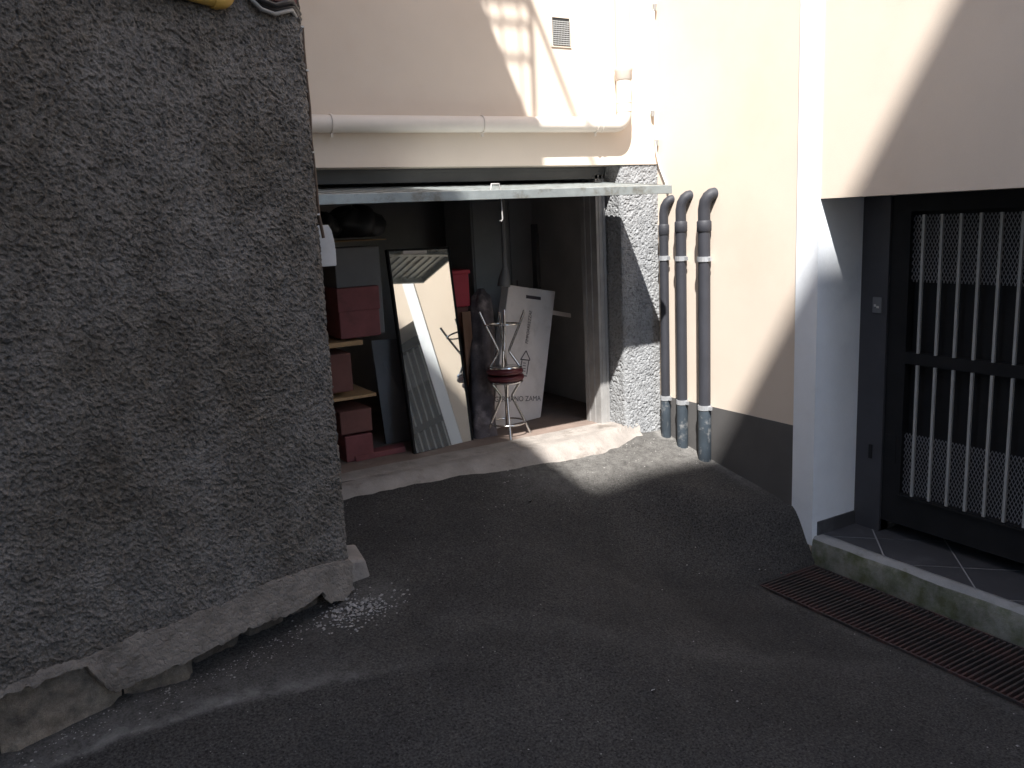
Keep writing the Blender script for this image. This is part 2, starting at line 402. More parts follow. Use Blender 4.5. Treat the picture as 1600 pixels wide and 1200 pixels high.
fr_.box((4.199, 5.84, ZF), (4.206, 5.86, 0.33)).box((4.196, 5.92, ZF), (4.206, 5.97, 0.33)).build('door_post', 'frame', rear)
MB().box((1.40, 5.764, 0.30), (4.30, 5.95, 0.396)).box((1.40, 5.756, 0.37), (4.30, 5.765, 0.385)).build('door_header', 'lintel', rear)
# garage room
MB().box((0.6, 8.55, -2.2), (4.8, 8.8, 0.62)).build('room_back_wall', 'room', rear)
MB().box((0.6, YB + 0.42, -2.2), (0.8, 8.55, 0.62)).build('room_side_wall', 'room', rear)
MB().box((4.6, YB + 0.42, -2.2), (4.8, 8.55, 0.62)).build('room_side_wall', 'room', rear)
MB().box((0.6, YB + 0.42, 0.62), (4.8, 8.8, 0.8)).build('room_ceiling', 'room', rear)
# balcony above (out of the picture; its shadow and railing fall on the wall)
BZ0, BZ1 = 3.7, 3.85
BX, BY0 = 3.8 - .4545 * BZ1, 5.755 - .613 * BZ0
bal = MB().box((0.6, BY0, BZ0), (BX, YB - 0.001, BZ1)).build('balcony', 'cream', rear)
def rail(a, b, r=0.012, nm='balcony_rail'):
    MB().tube([a, b], r, 8).build(nm, 'blacksteel', bal)
zt_ = BZ1 + .98
rail((0.6, BY0 + 0.065, zt_), (BX - 0.02, BY0 + 0.065, zt_), 0.024)
rail((0.6, BY0 + 0.065, BZ1 + .82), (BX - 0.02, BY0 + 0.065, BZ1 + .82), 0.016)
rail((0.6, BY0 + 0.065, BZ1 + .58), (BX - 0.02, BY0 + 0.065, BZ1 + .58), 0.016)
rail((BX - 0.02, BY0 + 0.065, BZ1), (BX - 0.02, BY0 + 0.065, zt_), 0.022, 'balcony_post')
for k in range(11):
    xk = BX - 0.02 - 0.10 - 0.15 * k
    rail((xk, BY0 + 0.065, BZ1), (xk, BY0 + 0.065, zt_), 0.008, 'baluster')
rail((BX - 0.02, BY0 - 0.70, zt_), (BX - 0.02, YB, zt_), 0.020)
for k in range(7):
    yk = BY0 + 0.55 + 0.15 * k
    rail((BX - 0.02, yk, BZ1), (BX - 0.02, yk, zt_), 0.008, 'baluster')
# wall vent: flat plate coloured dark as the shade of its hole, wire grille
vc = onY(876, 50, YB)
vg = thing('wall_vent', 'small square mesh vent in the sunlit upper wall', 'vent', (vc[0], YB, vc[2] - 0.1))
hw, hh = 0.078, 0.098
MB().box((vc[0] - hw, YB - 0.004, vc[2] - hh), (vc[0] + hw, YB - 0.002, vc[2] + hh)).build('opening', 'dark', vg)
fm = MB()
fm.box((vc[0] - hw - .012, YB - .008, vc[2] + hh), (vc[0] + hw + .012, YB - .001, vc[2] + hh + .012))
fm.box((vc[0] - hw - .012, YB - .008, vc[2] - hh - .012), (vc[0] + hw + .012, YB - .001, vc[2] - hh))
fm.box((vc[0] - hw - .012, YB - .008, vc[2] - hh), (vc[0] - hw, YB - .001, vc[2] + hh))
fm.box((vc[0] + hw, YB - .008, vc[2] - hh), (vc[0] + hw + .012, YB - .001, vc[2] + hh))
fm.build('frame', 'cream', vg)
wm = MB()
for k in range(11):
    x = vc[0] - hw + 2 * hw * (k + .5) / 11
    wm.box((x - .0028, YB - .011, vc[2] - hh), (x + .0028, YB - .007, vc[2] + hh * 0.78))
for k in range(12):
    z = vc[2] - hh + 2 * hh * 0.9 * (k + .5) / 12
    wm.box((vc[0] - hw, YB - .0145, z - .0028), (vc[0] + hw, YB - .0112, z + .0028))
wm.build('wire_grille', 'barwhite', vg)

# ------------------------------------------------------------------ right-hand building
rb = thing('side_building', 'cream rendered house on the right with white corner strip and gated porch', 'building', (XR, 4.0, -2.3))
MB().box((XR, 3.925, -2.9), (5.16, YB + 0.4, 7.5)).build('wall', 'cream', rb)
MB().box((XR, -4.4, 0.045), (5.16, 3.925, 7.5)).build('wall', 'cream', rb)
MB().box((XR, -4.4, -2.9), (5.16, 0.9, 0.045)).build('wall', 'cream', rb)
MB().box((XR - 0.008, 3.912, -2.40), (XR - 0.0005, 4.10, 7.4)).build('corner_strip', 'white', rb)
MB().box((XR - 0.001, 3.912, -2.40), (5.158, 3.9245, 0.044)).build('reveal_lining', 'white', rb)
# plinth paint, following the falling ground
MB().box((XR - 0.006, 4.101, -2.75), (XR - 0.0005, YB - 0.001, -1.545)).build('plinth', 'skirt', rb)
MB().box((4.74, 3.900, ZP - 0.02), (5.158, 3.9115, ZP + 0.10)).build('skirting_tile', 'tile', rb)
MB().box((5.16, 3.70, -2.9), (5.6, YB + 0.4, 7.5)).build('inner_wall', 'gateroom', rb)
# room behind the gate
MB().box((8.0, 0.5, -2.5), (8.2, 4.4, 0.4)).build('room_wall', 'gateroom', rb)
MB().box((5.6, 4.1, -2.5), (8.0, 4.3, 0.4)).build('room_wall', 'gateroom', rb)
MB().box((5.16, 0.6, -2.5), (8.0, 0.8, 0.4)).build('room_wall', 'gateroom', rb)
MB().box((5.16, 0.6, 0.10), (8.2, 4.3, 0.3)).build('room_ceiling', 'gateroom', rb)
# porch: kerb, bed and diagonal tiles
porch = MB().box((4.79, 0.8, -2.9), (8.0, 3.9115, ZP - 0.003)).build('porch_floor', 'grout')
tag(porch, 'porch floor of dark slate tiles laid diagonally behind the kerb', kind='structure')
def clip_poly(poly, axis, val, keep_greater):
    out = []
    for i in range(len(poly)):
        a = poly[i]; b = poly[(i + 1) % len(poly)]
        ia = (a[axis] >= val) == keep_greater; ib = (b[axis] >= val) == keep_greater
        if ia: out.append(a)
        if ia != ib:
            t = (val - a[axis]) / (b[axis] - a[axis]); out.append((a[0] + t * (b[0] - a[0]), a[1] + t * (b[1] - a[1])))
    return out
# joints: x - y = 1.39 + .633 i ; x + y = 8.636 - .64 j
gq = 0.007
for i in range(-3, 6):
    for j in range(-3, 8):
        d0 = 1.39 + .633 * i + gq; d1 = 1.39 + .633 * (i + 1) - gq; s0 = 8.636 - .64 * (j + 1) + gq; s1 = 8.636 - .64 * j - gq
        poly = [((s + d) / 2, (s - d) / 2) for (d, s) in ((d0, s0), (d1, s0), (d1, s1), (d0, s1))]
        for (ax, v, k) in ((0, 4.795, True), (0, 6.2, False), (1, 0.9, True), (1, 3.908, False)):
            if poly: poly = clip_poly(poly, ax, v, k)
        if len(poly) >= 3:
            n = len(poly); dz = 0.001 * random.uniform(-1, 1)
            ar = sum(poly[q][0] * poly[(q + 1) % n][1] - poly[(q + 1) % n][0] * poly[q][1] for q in range(n)) / 2
            if abs(ar) < 0.002: continue
            if ar < 0: poly = poly[::-1]
            b = MB().add([(x, y, ZP - 0.02) for x, y in poly] + [(x, y, ZP + dz) for x, y in poly],
                         [tuple(range(n, 2 * n))] + [(q, (q + 1) % n, n + (q + 1) % n, n + q) for q in range(n)])
            b.build('floor_tile', 'tile', porch)
ky = np.arange(0.85, 3.92, 0.02)
prof = [(4.690, -2.75), (4.688, -2.56), (4.688, -2.44), (4.690, -2.375), (4.697, -2.348), (4.712, -2.333), (4.76, -2.328), (4.792, -2.330), (4.796, -2.36)]
KP = np.zeros((len(ky), len(prof), 3))
for j, (x, z) in enumerate(prof):
    KP[:, j, 0] = x + 0.020 * (fbm(ky * 4, ky * 0 + j * .7, 3, 60) - .5) * (1 if j < 6 else .25)
    KP[:, j, 1] = ky
    KP[:, j, 2] = z + 0.012 * (fbm(ky * 5, ky * 0 + j * .5, 3, 66) - .5)
kb = thing('kerb', 'mossy concrete kerb with pale worn top edge along the porch', 'kerb', (4.74, 2.4, -2.6))
grid('kerb_face', 'kerb', KP[:, :5], kb, smooth=True)
grid('kerb_top', 'kerbtop', KP[:, 4:], kb, smooth=True)

# drain grate
gr = thing('drain_grate', 'long rusty steel drain grate with cross bars along the mossy kerb', 'drain grate', (4.4, 2.6, -2.60))
zg = -2.535
MB().box((4.120, 1.2, zg - 0.035), (4.131, 3.878, zg + 0.004)).build('frame_rail', 'rust', gr)
MB().box((4.672, 1.2, zg - 0.035), (4.683, 3.878, zg + 0.004)).build('frame_rail', 'rust', gr)
MB().box((4.131, 3.868, zg - 0.035), (4.672, 3.878, zg + 0.004)).build('frame_rail', 'rust', gr)
bar_me = MB().box((4.1315, -0.0055, zg - 0.03), (4.6715, 0.0055, zg)).mesh('grate_bar', 'rust')
for k in range(76):
    o = put('grate_bar', bar_me, gr, (0, 3.850 - 0.0345 * k, 0))
    o.location.z += random.uniform(-.002, .002)

# ------------------------------------------------------------------ porch gate
XG = 5.14
gate = thing('porch_gate', 'black metal gate with pale vertical bars and mesh panels in the dark porch', 'gate', (XG, 2.4, ZP))
MB().box((XG, 3.70, ZP), (XG + 0.10, 3.911, 0.043)).build('jamb_panel', 'greypost', gate)
MB().box((XG + .02, 1.0, -0.065), (XG + .08, 3.699, 0.043)).build('top_rail', 'blacksteel', gate)
MB().box((XG + .02, 1.0, -1.085), (XG + .08, 3.56, -1.005)).build('middle_rail', 'blacksteel', gate)
MB().box((XG + .02, 1.0, -2.24), (XG + .08, 3.56, -2.01)).box((XG + .005, 1.0, -2.03), (XG + .02, 3.56, -2.018)).build('bottom_rail', 'blacksteel', gate)
MB().box((XG + .02, 3.56, -2.24), (XG + .08, 3.699, -0.065)).build('stile', 'blacksteel', gate)
MB().box((XG + .015, 3.60, -1.80), (XG + .02, 3.69, -1.60)).build('lock_case', 'blacksteel', gate)
MB().box((XG - .008, 3.775, -1.80), (XG, 3.80, -1.70)).build('latch_plate', 'blacksteel', gate)
up_me = MB().box((XG + .012, -.0085, -1.004), (XG + .029, .0085, -0.088)).mesh('bar', 'barwhite')
lo_me = MB().box((XG + .012, -.0085, -2.009), (XG + .029, .0085, -1.086)).mesh('bar', 'barwhite')
for k in range(19):
    y = 3.465 - .127 * k
    put('bar', up_me, gate, (0, y, 0)); put('bar', lo_me, gate, (0, y, 0))
def expanded(y0, y1, z0, z1, x, sy=0.030, slope=2.0, w=0.0024):
    b = MB(); 
    for sgn in (1, -1):
        ext = (z1 - z0) / slope
        n = int((y1 - y0 + ext) / sy) + 2
        for k in range(n):
            ya = y0 - (ext if sgn > 0 else 0) + k * sy
            pa, pb = (ya, z0), (ya + sgn * ext, z1)
            t0, t1 = 0.0, 1.0
            dy = pb[0] - pa[0]
            for lim, lowside in ((y0, True), (y1, False)):
                tt = (lim - pa[0]) / dy
                if (dy > 0) == lowside: t0 = max(t0, tt)
                else: t1 = min(t1, tt)
            if t1 - t0 < 0.02: continue
            A = (pa[0] + dy * t0, z0 + (z1 - z0) * t0); B = (pa[0] + dy * t1, z0 + (z1 - z0) * t1)
            xx = x + (0.003 if sgn > 0 else 0)
            b.add([(xx, A[0] - w, A[1]), (xx, A[0] + w, A[1]), (xx, B[0] + w, B[1]), (xx, B[0] - w, B[1]),
                   (xx + .002, A[0] - w, A[1]), (xx + .002, A[0] + w, A[1]), (xx + .002, B[0] + w, B[1]), (xx + .002, B[0] - w, B[1])],
                  [(0, 1, 2, 3), (7, 6, 5, 4), (0, 4, 5, 1), (1, 5, 6, 2), (2, 6, 7, 3), (3, 7, 4, 0)])
    return b
expanded(1.05, 3.565, -0.53, -0.09, XG + .05, sy=.024).build('mesh_panel', 'mesh', gate)
expanded(1.05, 3.565, -2.01, -1.575, XG + .05, sy=.024).build('mesh_panel', 'mesh', gate)
MB().box((XG + .10, 1.0, -2.24), (XG + .108, 3.69, 0.03)).build('backing_sheet', 'blacksteel', gate)
# bell push panel on the jamb
ip = thing('intercom', 'small dark intercom plate on the jamb beside the porch gate', 'intercom', (XG, 3.77, -0.70))
MB().box((XG - .014, 3.735, -0.75), (XG - .0005, 3.805, -0.64)).build('plate', 'greyboard', ip, bevel=.003)
MB().box((XG - .019, 3.752, -0.715), (XG - .0142, 3.77, -0.70)).build('button', 'whitebox', ip)
MB().box((XG - .019, 3.775, -0.705), (XG - .0142, 3.79, -0.69)).build('button', 'whitebox', ip)

# ------------------------------------------------------------------ grey stand pipes on the right wall
def stand_pipe(y, r, ztop, zbot, label):
    x = XR - r - 0.014
    t = thing('stand_pipe', label, 'pipe', (x, y, zbot), 'grey pipes standing against the side wall')
    zb = ztop - 0.11
    bend = [(x, y, zb - 0.16), (x, y, zb - 0.06)]
    R = 0.075
    # swan neck: leans back and turns into the wall
    pts = [(x, y, -1.56), (x, y, zb - 0.20), (x, y, zb - 0.06), (x + .004, y - .010, zb - .005), (x + .016, y - .028, zb + .030), (x + .038, y - .040, zb + .048), (x + .07, y - .045, zb + .052)]
    MB().tube(pts, r, 16).build('pipe', 'greypipe', t, True)
    MB().tube([(x, y, zb - .235), (x, y, zb - .225), (x, y, zb - .155), (x, y, zb - .145)], [r * 1.02, r * 1.2, r * 1.2, r * 1.02], 16).build('coupling', 'greypipe', t, True)
    MB().tube([(x, y, -1.57), (x, y, zbot - 0.02), (x + .004, y, zbot - 0.10)], [r * 1.10, r * 1.10, r * .9], 16).build('sleeve', 'tealpipe', t, True)
    for zc in (-0.365, -1.545):
        c = MB().tube([(x, y, zc - .019), (x, y, zc + .019)], r * 1.17, 16)
        c.box((x, y - .006, zc - .016), (XR, y + .006, zc + .016))
        c.box((x - .01, y - r * 1.17 - .022, zc - .014), (x + .01, y - r * 1.1, zc + .014))
        c.build('clamp', 'clamp', t)
    return t
stand_pipe(5.435, 0.037, 0.165, float(ground_z(4.64, 5.435)), 'thinnest grey stand pipe, in the corner beside the pebbledash pilaster')
stand_pipe(5.222, 0.042, 0.185, float(ground_z(4.64, 5.222)), 'middle one of the three grey stand pipes on the sunlit wall')
stand_pipe(4.952, 0.047, 0.185, float(ground_z(4.64, 4.952)), 'grey stand pipe nearest the porch, thickest of the three')

# ------------------------------------------------------------------ cream drain pipe across the garage wall
dp = thing('drain_pipe', 'cream painted drain pipe running over the garage and up beside the corner', 'pipe', (4.3, 5.49, 0.67))
yp = 5.482
A = onY(470, 193, yp); B = onY(940, 195, yp)
r1 = 0.056
xv = onY(974, 100, yp)[0]
Bz = B[2]
dir_ = (B - A) / np.linalg.norm(B - A)
bc = (xv - 0.10, yp, Bz + 0.10)
run = [A, B] + arc((xv - 0.10, yp, Bz + 0.10), (0, 0, -1), (1, 0, 0), 0.10, 9)
MB().tube(run + [(xv, yp, Bz + 0.13)], r1, 20).build('horizontal_run', 'creampipe', dp, True)
MB().tube([(xv, yp, Bz + .10), (xv, yp, Bz + .40)], r1 * 1.06, 20).build('vertical_run', 'creampipe', dp, True)
MB().tube([(xv, yp, Bz + .36), (xv, yp, 7.0)], r1 * 1.00, 20).build('vertical_run', 'creampipe', dp, True)
zc = Bz + 0.34
MB().tube([(xv, yp, zc - .005), (xv, yp, zc), (xv, yp, zc + .055), (xv, yp, zc + .062), (xv, yp, zc + .085), (xv, yp, zc + .09)],
          [r1 * 1.07, r1 * 1.17, r1 * 1.17, r1 * 1.25, r1 * 1.25, r1 * 1.0], 20).build('coupling', 'creampipe', dp, True)
MB().tube([(xv, yp, Bz + .165), (xv, yp, Bz + .18)], r1 * 1.1, 20).build('coupling', 'creampipe', dp, True)
cl = B - dir_ * 0.01
MB().tube([cl - dir_ * .008, cl + dir_ * .008], r1 * 1.07, 20).build('coupling', 'creampipe', dp, True)
for px in (517, 753, 930):
    c = onY(px, 193, yp); c[2] = A[2] + (B[2] - A[2]) * (c[0] - A[0]) / (B[0] - A[0])
    b = MB().tube([c - dir_ * .007, c + dir_ * .007], r1 * 1.10, 20)
    b.box((c[0] - .006, yp, c[2] - .010), (c[0] + .006, YB, c[2] + .010))
    b.box((c[0] - .008, yp - .004, c[2] - r1 * 1.1 - .022), (c[0] + .008, yp + .012, c[2] - r1))
    b.build('clip', 'creampipe', dp, True)

# thin cable in the corner with clips
cc = thing('corner_cable', 'thin white cable clipped up the sunlit corner of the walls', 'cable', (4.66, 5.53, 0.2))
cpts = [onY(1021, -40, 5.535), onY(1022, 60, 5.535), onY(1023, 175, 5.535), onY(1025, 235, 5.53), onX(1031, 262, 4.685), onX(1040, 285, 4.685), onX(1044, 300, 4.685)]
MB().tube(cpts, 0.008, 8).build('wire', 'whitecable', cc, True)
for px, py in ((1023, 12), (1020, 178), (1026, 224)):
    q = onY(px, py, 5.53)
    MB().tube([q + np.array([0, 0, .025]), q - np.array([0, 0, .02])], [.018, .012], 8).build('clip', 'frame', cc, True)

# ------------------------------------------------------------------ up-and-over garage door, swung open
gd = thing('garage_door', 'ribbed galvanised garage door swung up and jutting out over the opening', 'garage door', (2.8, 5.4, 0.2))
gx0, gx1 = 1.44, 4.195
tilt = math.tan(math.radians(4.8))
def dz_(y): return 0.150 + (y - 4.81) * tilt
n = int((gx1 - gx0) / 0.1)
rx = []; rz = []
for k in range(n + 1):
    x = gx0 + 0.02 + k * (gx1 - gx0 - 0.04) / n
    w = (gx1 - gx0) / n
    for dx, h in ((0, .0), (.30, .0), (.40, .012), (.90, .012)):
        if x + dx * w < gx1 - .02: rx.append(x + dx * w); rz.append(h)
rx.append(gx1 - .02); rz.append(0)
top = np.array([[(x, y, dz_(y) + .030 + h) for x, h in zip(rx, rz)] for y in (4.835, 5.5, 6.2, 6.85)])
sh = grid('ribbed_sheet', 'galv', top, gd)
so = sh.modifiers.new('thick', 'SOLIDIFY'); so.thickness = 0.003
MB().hexa([(gx0, 4.81, dz_(4.81) - .015), (gx1, 4.81, dz_(4.81) - .015), (gx1, 4.834, dz_(4.834) - .015), (gx0, 4.834, dz_(4.834) - .015)],
          [(gx0, 4.81, dz_(4.81) + .044), (gx1, 4.81, dz_(4.81) + .044), (gx1, 4.834, dz_(4.834) + .044), (gx0, 4.834, dz_(4.834) + .044)]).build('front_edge', 'galv', gd, bevel=.003)
for (xa, xb) in ((gx0, gx0 + .02), (gx1 - .02, gx1)):
    MB().hexa([(xa, 4.835, dz_(4.835) - .012), (xb, 4.835, dz_(4.835) - .012), (xb, 6.87, dz_(6.87) - .012), (xa, 6.87, dz_(6.87) - .012)],
              [(xa, 4.835, dz_(4.835) + .046), (xb, 4.835, dz_(4.835) + .046), (xb, 6.87, dz_(6.87) + .046), (xa, 6.87, dz_(6.87) + .046)]).build('side_edge', 'galv', gd)
for yy in (5.35, 6.1):
    MB().hexa([(gx0 + .02, yy, dz_(yy) - .004), (gx1 - .02, yy, dz_(yy) - .004), (gx1 - .02, yy + .04, dz_(yy + .04) - .004), (gx0 + .02, yy + .04, dz_(yy + .04) - .004)],
              [(gx0 + .02, yy, dz_(yy) + .026), (gx1 - .02, yy, dz_(yy) + .026), (gx1 - .02, yy + .04, dz_(yy + .04) + .026), (gx0 + .02, yy + .04, dz_(yy + .04) + .026)]).build('cross_rail', 'galv', gd)
hp = onY(774, 296, 4.86)
hz = dz_(4.86) + .042
MB().tube([(hp[0] - .035, 4.86, hz), (hp[0] - .028, 4.86, hz + .036), (hp[0] + .028, 4.86, hz + .036), (hp[0] + .036, 4.86, hz)], .0065, 8).build('handle', 'frame', gd, True)
hk = onY(783, 318, 4.86)
MB().tube([(hk[0], 4.86, dz_(4.86)), (hk[0] + .003, 4.86, 0.08), (hk[0] + .006, 4.86, 0.01), (hk[0] - .004, 4.86, -.005), (hk[0] - .014, 4.86, 0.0)], .0045, 8).build('pull_hook', 'frame', gd, True)

# ------------------------------------------------------------------ left building: rough plaster
lb = thing('left_building', 'dark rough plastered house corner with crumbling base on the left', 'building', (1.372, 4.37, -1.95))
CO = np.array([1.398, 4.37, 0.0])
ang = math.radians(17)
wd = np.array([-math.cos(ang), -math.sin(ang), 0.0])     # along the face, away from the corner
wnrm = np.array([math.sin(ang), -math.cos(ang), 0.0])    # out of the face
def wall_sz(px, py):
    q = onP(px, py, wnrm, CO @ wnrm); return float((q - CO) @ wd), float(q[2])
b1 = [(-60, 1112), (0, 1084), (44, 1064), (76, 1050), (132, 1032), (176, 1012), (208, 996), (256, 984), (312, 958), (344, 950), (384, 928), (424, 912), (480, 892), (520, 882), (541, 880)]
b2 = [(-60, 1114), (0, 1086), (44, 1067), (76, 1054), (110, 1042), (128, 1036), (136, 1048), (150, 1062), (172, 1078), (224, 1052), (264, 1038), (312, 1014), (344, 996), (380, 978), (400, 972), (424, 960), (444, 956), (472, 940), (484, 930), (494, 920), (507, 938), (530, 934), (541, 918)]
def curve(pts):
    q = sorted(wall_sz(*p) for p in pts); return np.array([a for a, _ in q]), np.array([b for _, b in q])
c1s, c1z = curve(b1); c2s, c2z = curve(b2)
ss = np.concatenate([np.arange(-0.10, 1.95, 0.0045), np.arange(2.0, 3.3, 0.1)])
tt = np.concatenate([np.arange(0, 3.45, 0.0045), np.linspace(3.5, 5.9, 12)])
SS, TT = np.meshgrid(ss, tt)
low = np.interp(SS, c1s, c1z) + 0.030 * (fbm(SS * 26, SS * 0 + 5, 4, 70) - .5)
ZZ = low + TT
ZZ = np.minimum(ZZ, 3.69 + 0 * ZZ)
WS = SS + 0.020 * (fbm(SS * 17, ZZ * 17, 2, 71) - .5); WZ = ZZ + 0.020 * (fbm(SS * 17 + 40, ZZ * 17, 2, 73) - .5)
RA, RB = WS * .80 + WZ * .60, WZ * .80 - WS * .60
disp = 0.011 * fbm(RA * 78, RB * 92, 2, 80, .6) + 0.007 * fbm(WS * 100, WZ * 84, 1, 83) + 0.006 * fbm(RB * 24, RA * 20, 2, 85) + 0.016 * fbm(SS * 2.3, ZZ * 2.3, 3, 88)
disp -= 0.008 * sstep(.62, .8, vnoise(RB * 76 + 7, RA * 68, 81))
psx, pzx = wall_sz(200, 955)
pm = np.exp(-((SS - psx) / .035)**2 - ((ZZ - pzx + .3 * (SS - psx)) / .055)**2)
disp = disp * (1 - pm) + (0.004 + .05 * np.exp(-((SS - psx) / .012)**2) * sstep(.02, .09, ZZ - pzx) * -1) * pm
disp += 0.006 * np.maximum(0, vnoise(SS * 75, ZZ * 60, 92) - .55) * 2
rnd = np.exp(-((np.maximum(SS, 0)) / 0.022)**2)
edge = 1 - np.exp(-(TT / 0.008)**2) * 0.5
out = 0.020 + disp * (0.35 + .65 * edge) - 0.018 * rnd
fx = CO[0] + np.where(SS >= 0, SS * wd[0], 0) + np.where(SS >= 0, wnrm[0] * out, out - 0.02)
fy = CO[1] + np.where(SS >= 0, SS * wd[1], -SS) + np.where(SS >= 0, wnrm[1] * out, 0)
grid('rough_plaster', 'plaster', np.stack([fx, fy, ZZ], -1), lb, smooth=False)
# smoother render band below, broken off
s2 = np.arange(0.0, 2.0, 0.009); t2 = np.linspace(0, 1, 26)
S2, T2 = np.meshgrid(s2, t2)
lo2 = np.interp(S2, c2s, c2z) + 0.02 * (fbm(S2 * 22, S2 * 0 + 2, 4, 95) - .5); hi2 = np.interp(S2, c1s, c1z) + 0.03
lo2 = np.minimum(lo2, hi2 - .002)
Z2 = lo2 + (hi2 - lo2) * T2
d2 = 0.006 + 0.012 * fbm(S2 * 5, Z2 * 9, 3, 97) + 0.009 * fbm(S2 * 70, Z2 * 70, 2, 98) + .012 * (1 - T2)
P2 = CO + S2[..., None] * wd + d2[..., None] * wnrm; P2[..., 2] = Z2
bo = grid('render_band', 'band', P2, lb, smooth=False)
sm = bo.modifiers.new('thick', 'SOLIDIFY'); sm.thickness = 0.03; sm.offset = -1
# stone footing set back under the render
def stone(s0, s1, z0, z1, off, seed, m='stone'):
    n1, n2 = 40, 24
    A1, A2 = np.meshgrid(np.linspace(0, 1, n1), np.linspace(0, 1, n2))
    rim = np.minimum(np.minimum(A1, 1 - A1), np.minimum(A2, 1 - A2))
    o = off + 0.035 * sstep(0, .14, rim) + 0.022 * (fbm(A1 * 5 + seed, A2 * 4, 4, 100 + seed, .65) - .5)
    s = s0 + (s1 - s0) * A1 + .01 * (fbm(A2 * 3, A1 * 3, 2, 120 + seed) - .5); z = z0 + (z1 - z0) * A2 + .012 * (fbm(A1 * 4, A2 * 2, 2, 130 + seed) - .5)
    P = CO + s[..., None] * wd + o[..., None] * wnrm; P[..., 2] = z
    return grid('footing_stone', m, P, lb, smooth=True)
q = -0.02
widths = [.16, .22, .27, .30, .34, .52, .4]
for k, w in enumerate(widths):
    zz0 = np.interp(q + w / 2, c2s, c2z)
    stone(q + .006, q + w - .006, zz0 - .34, zz0 + 0.05 + (.08 if k >= 4 else 0), -0.045 + (0.020 if k >= 4 else -.055), k, 'stone' if k >= 4 else 'rubble')
    q += w
co = MB()
fa = CO + wd * 0.02; fb = CO + wd * 3.4
co.hexa([fa - wnrm * .14 + [0, 0, -2.6], fb - wnrm * .14 + [0, 0, -2.6], (fb[0], YB - .002, -2.6), (1.36, YB - .002, -2.6)],
        [fa - wnrm * .14 + [0, 0, 3.68], fb - wnrm * .14 + [0, 0, 3.68], (fb[0], YB - .002, 3.68), (1.36, YB - .002, 3.68)])
co.build('wall_core', 'band', lb)
# kerb stone behind the corner
ks = thing('corner_stone', 'small grey stone block at the foot of the rough plastered corner', 'stone', (1.55, 4.6, -1.93))
kz = float(ground_z(1.5, 4.55))
MB().hexa([(1.40, 4.40, kz - .05), (1.555, 4.43, kz - .05), (1.60, 4.72, kz - .05), (1.40, 4.72, kz - .05)],
          [(1.40, 4.42, kz + .105), (1.535, 4.45, kz + .075), (1.565, 4.70, kz + .085), (1.40, 4.70, kz + .11)]).build('block', 'concrete', ks, bevel=.015)

# cables, gas pipe and box on the left building
def onL(px, py, off=0.05): return onP(px, py, wnrm, CO @ wnrm + off)
yl = thing('gas_pipe', 'yellow gas pipe with elbow crossing the top of the rough wall', 'pipe', onL(330, -10))
a = onL(150, -50, .07); b = onL(336, 1, .07)
e = (b - a) / np.linalg.norm(b - a)
up = np.array([0, 0, 1.0])
MB().tube([a - e * .5, b], .030, 16).build('pipe_run', 'yellow', yl, True)
MB().tube([b - e * .012, b + e * .012], .037, 16).build('collar', 'yellow', yl, True)
el = [b + e * .01] + [b + e * (.01 + .06 * math.sin(t)) + up * .06 * (1 - math.cos(t)) for t in np.linspace(.2, math.pi / 2, 7)] + [b + e * .07 + up * .5]
MB().tube(el, .033, 16).build('elbow', 'yellow', yl, True)

lc = thing('corner_wiring', 'brown cable clipped down the edge of the rough plastered corner', 'cable', onL(500, 370))
pts = [onL(462, 18, .03)]
for px, py in ((466, 40), (470, 75), (474, 125), (478, 170), (482, 215), (485, 255), (489, 300), (494, 335), (501, 372)):
    q = ray(px + 2, py); q = q * (4.385 / q[1]); pts.append(q + np.array([.010 + .004 * math.sin(py * .05), 0, 0]))
MB().tube(pts[1:], .0085, 8).build('cable', 'cable', lc, True)
for i, (px, py) in enumerate(((469, 42), (477, 110), (486, 238), (494, 335))):
    q = ray(px, py); q = q * (4.375 / q[1])
    MB().box((q[0] - .022, q[1] - .012, q[2] - .004), (q[0] + .016, q[1] + .012, q[2] + .004)).build('tie', 'whitecable', lc)
wr = thing('wire_bundle', 'dark shiny cable bundle sagging at the top of the rough corner', 'cable', onL(430, 10))
for k, (dy, rr_) in enumerate(((0, .014), (6, .010), (-8, .012))):
    p = [onL(x, y + dy, .06 + .012 * k) for x, y in ((370, -40), (392, -8), (408, 8), (430, 16), (446, 12), (456, 10))]
    q = ray(468, 30 + dy); p.append(q * (4.39 / q[1]))
    MB().tube(p, rr_, 8).build('cable', 'blackcable' if k != 1 else 'frame', wr, True)
cv = [onL(425, -30, .07), onL(462, -30, .07), onL(464, 6, .07), onL(430, 1, .07)]
cv2 = [p - wnrm * .05 for p in cv]
MB().hexa(cv2, cv).build('cover_strip', 'reddish', wr)
jb = thing('junction_box', 'off-white plastic box fixed round the corner of the rough wall', 'box', (1.45, 4.5, -.1))
j0 = onY(500, 352, 4.50); j1 = onY(523, 415, 4.50)
bx = MB()
pr = [(1.40, j0[2]), (j1[0] - .030, j0[2]), (j1[0] - .014, j0[2] - .03), (j1[0] - .003, j0[2] - .09), (j1[0], j0[2] - .15), (j1[0] - .002, j1[2] + .004), (j1[0] - .006, j1[2]), (1.40, j1[2])]
n = len(pr)
bx.add([(x, 4.46, z) for x, z in pr] + [(x, 4.62, z) for x, z in pr], [tuple(range(n - 1, -1, -1)), tuple(range(n, 2 * n))] + [(k, (k + 1) % n, n + (k + 1) % n, n + k) for k in range(n)])
bx.build('case', 'whitebox', jb, bevel=.006)

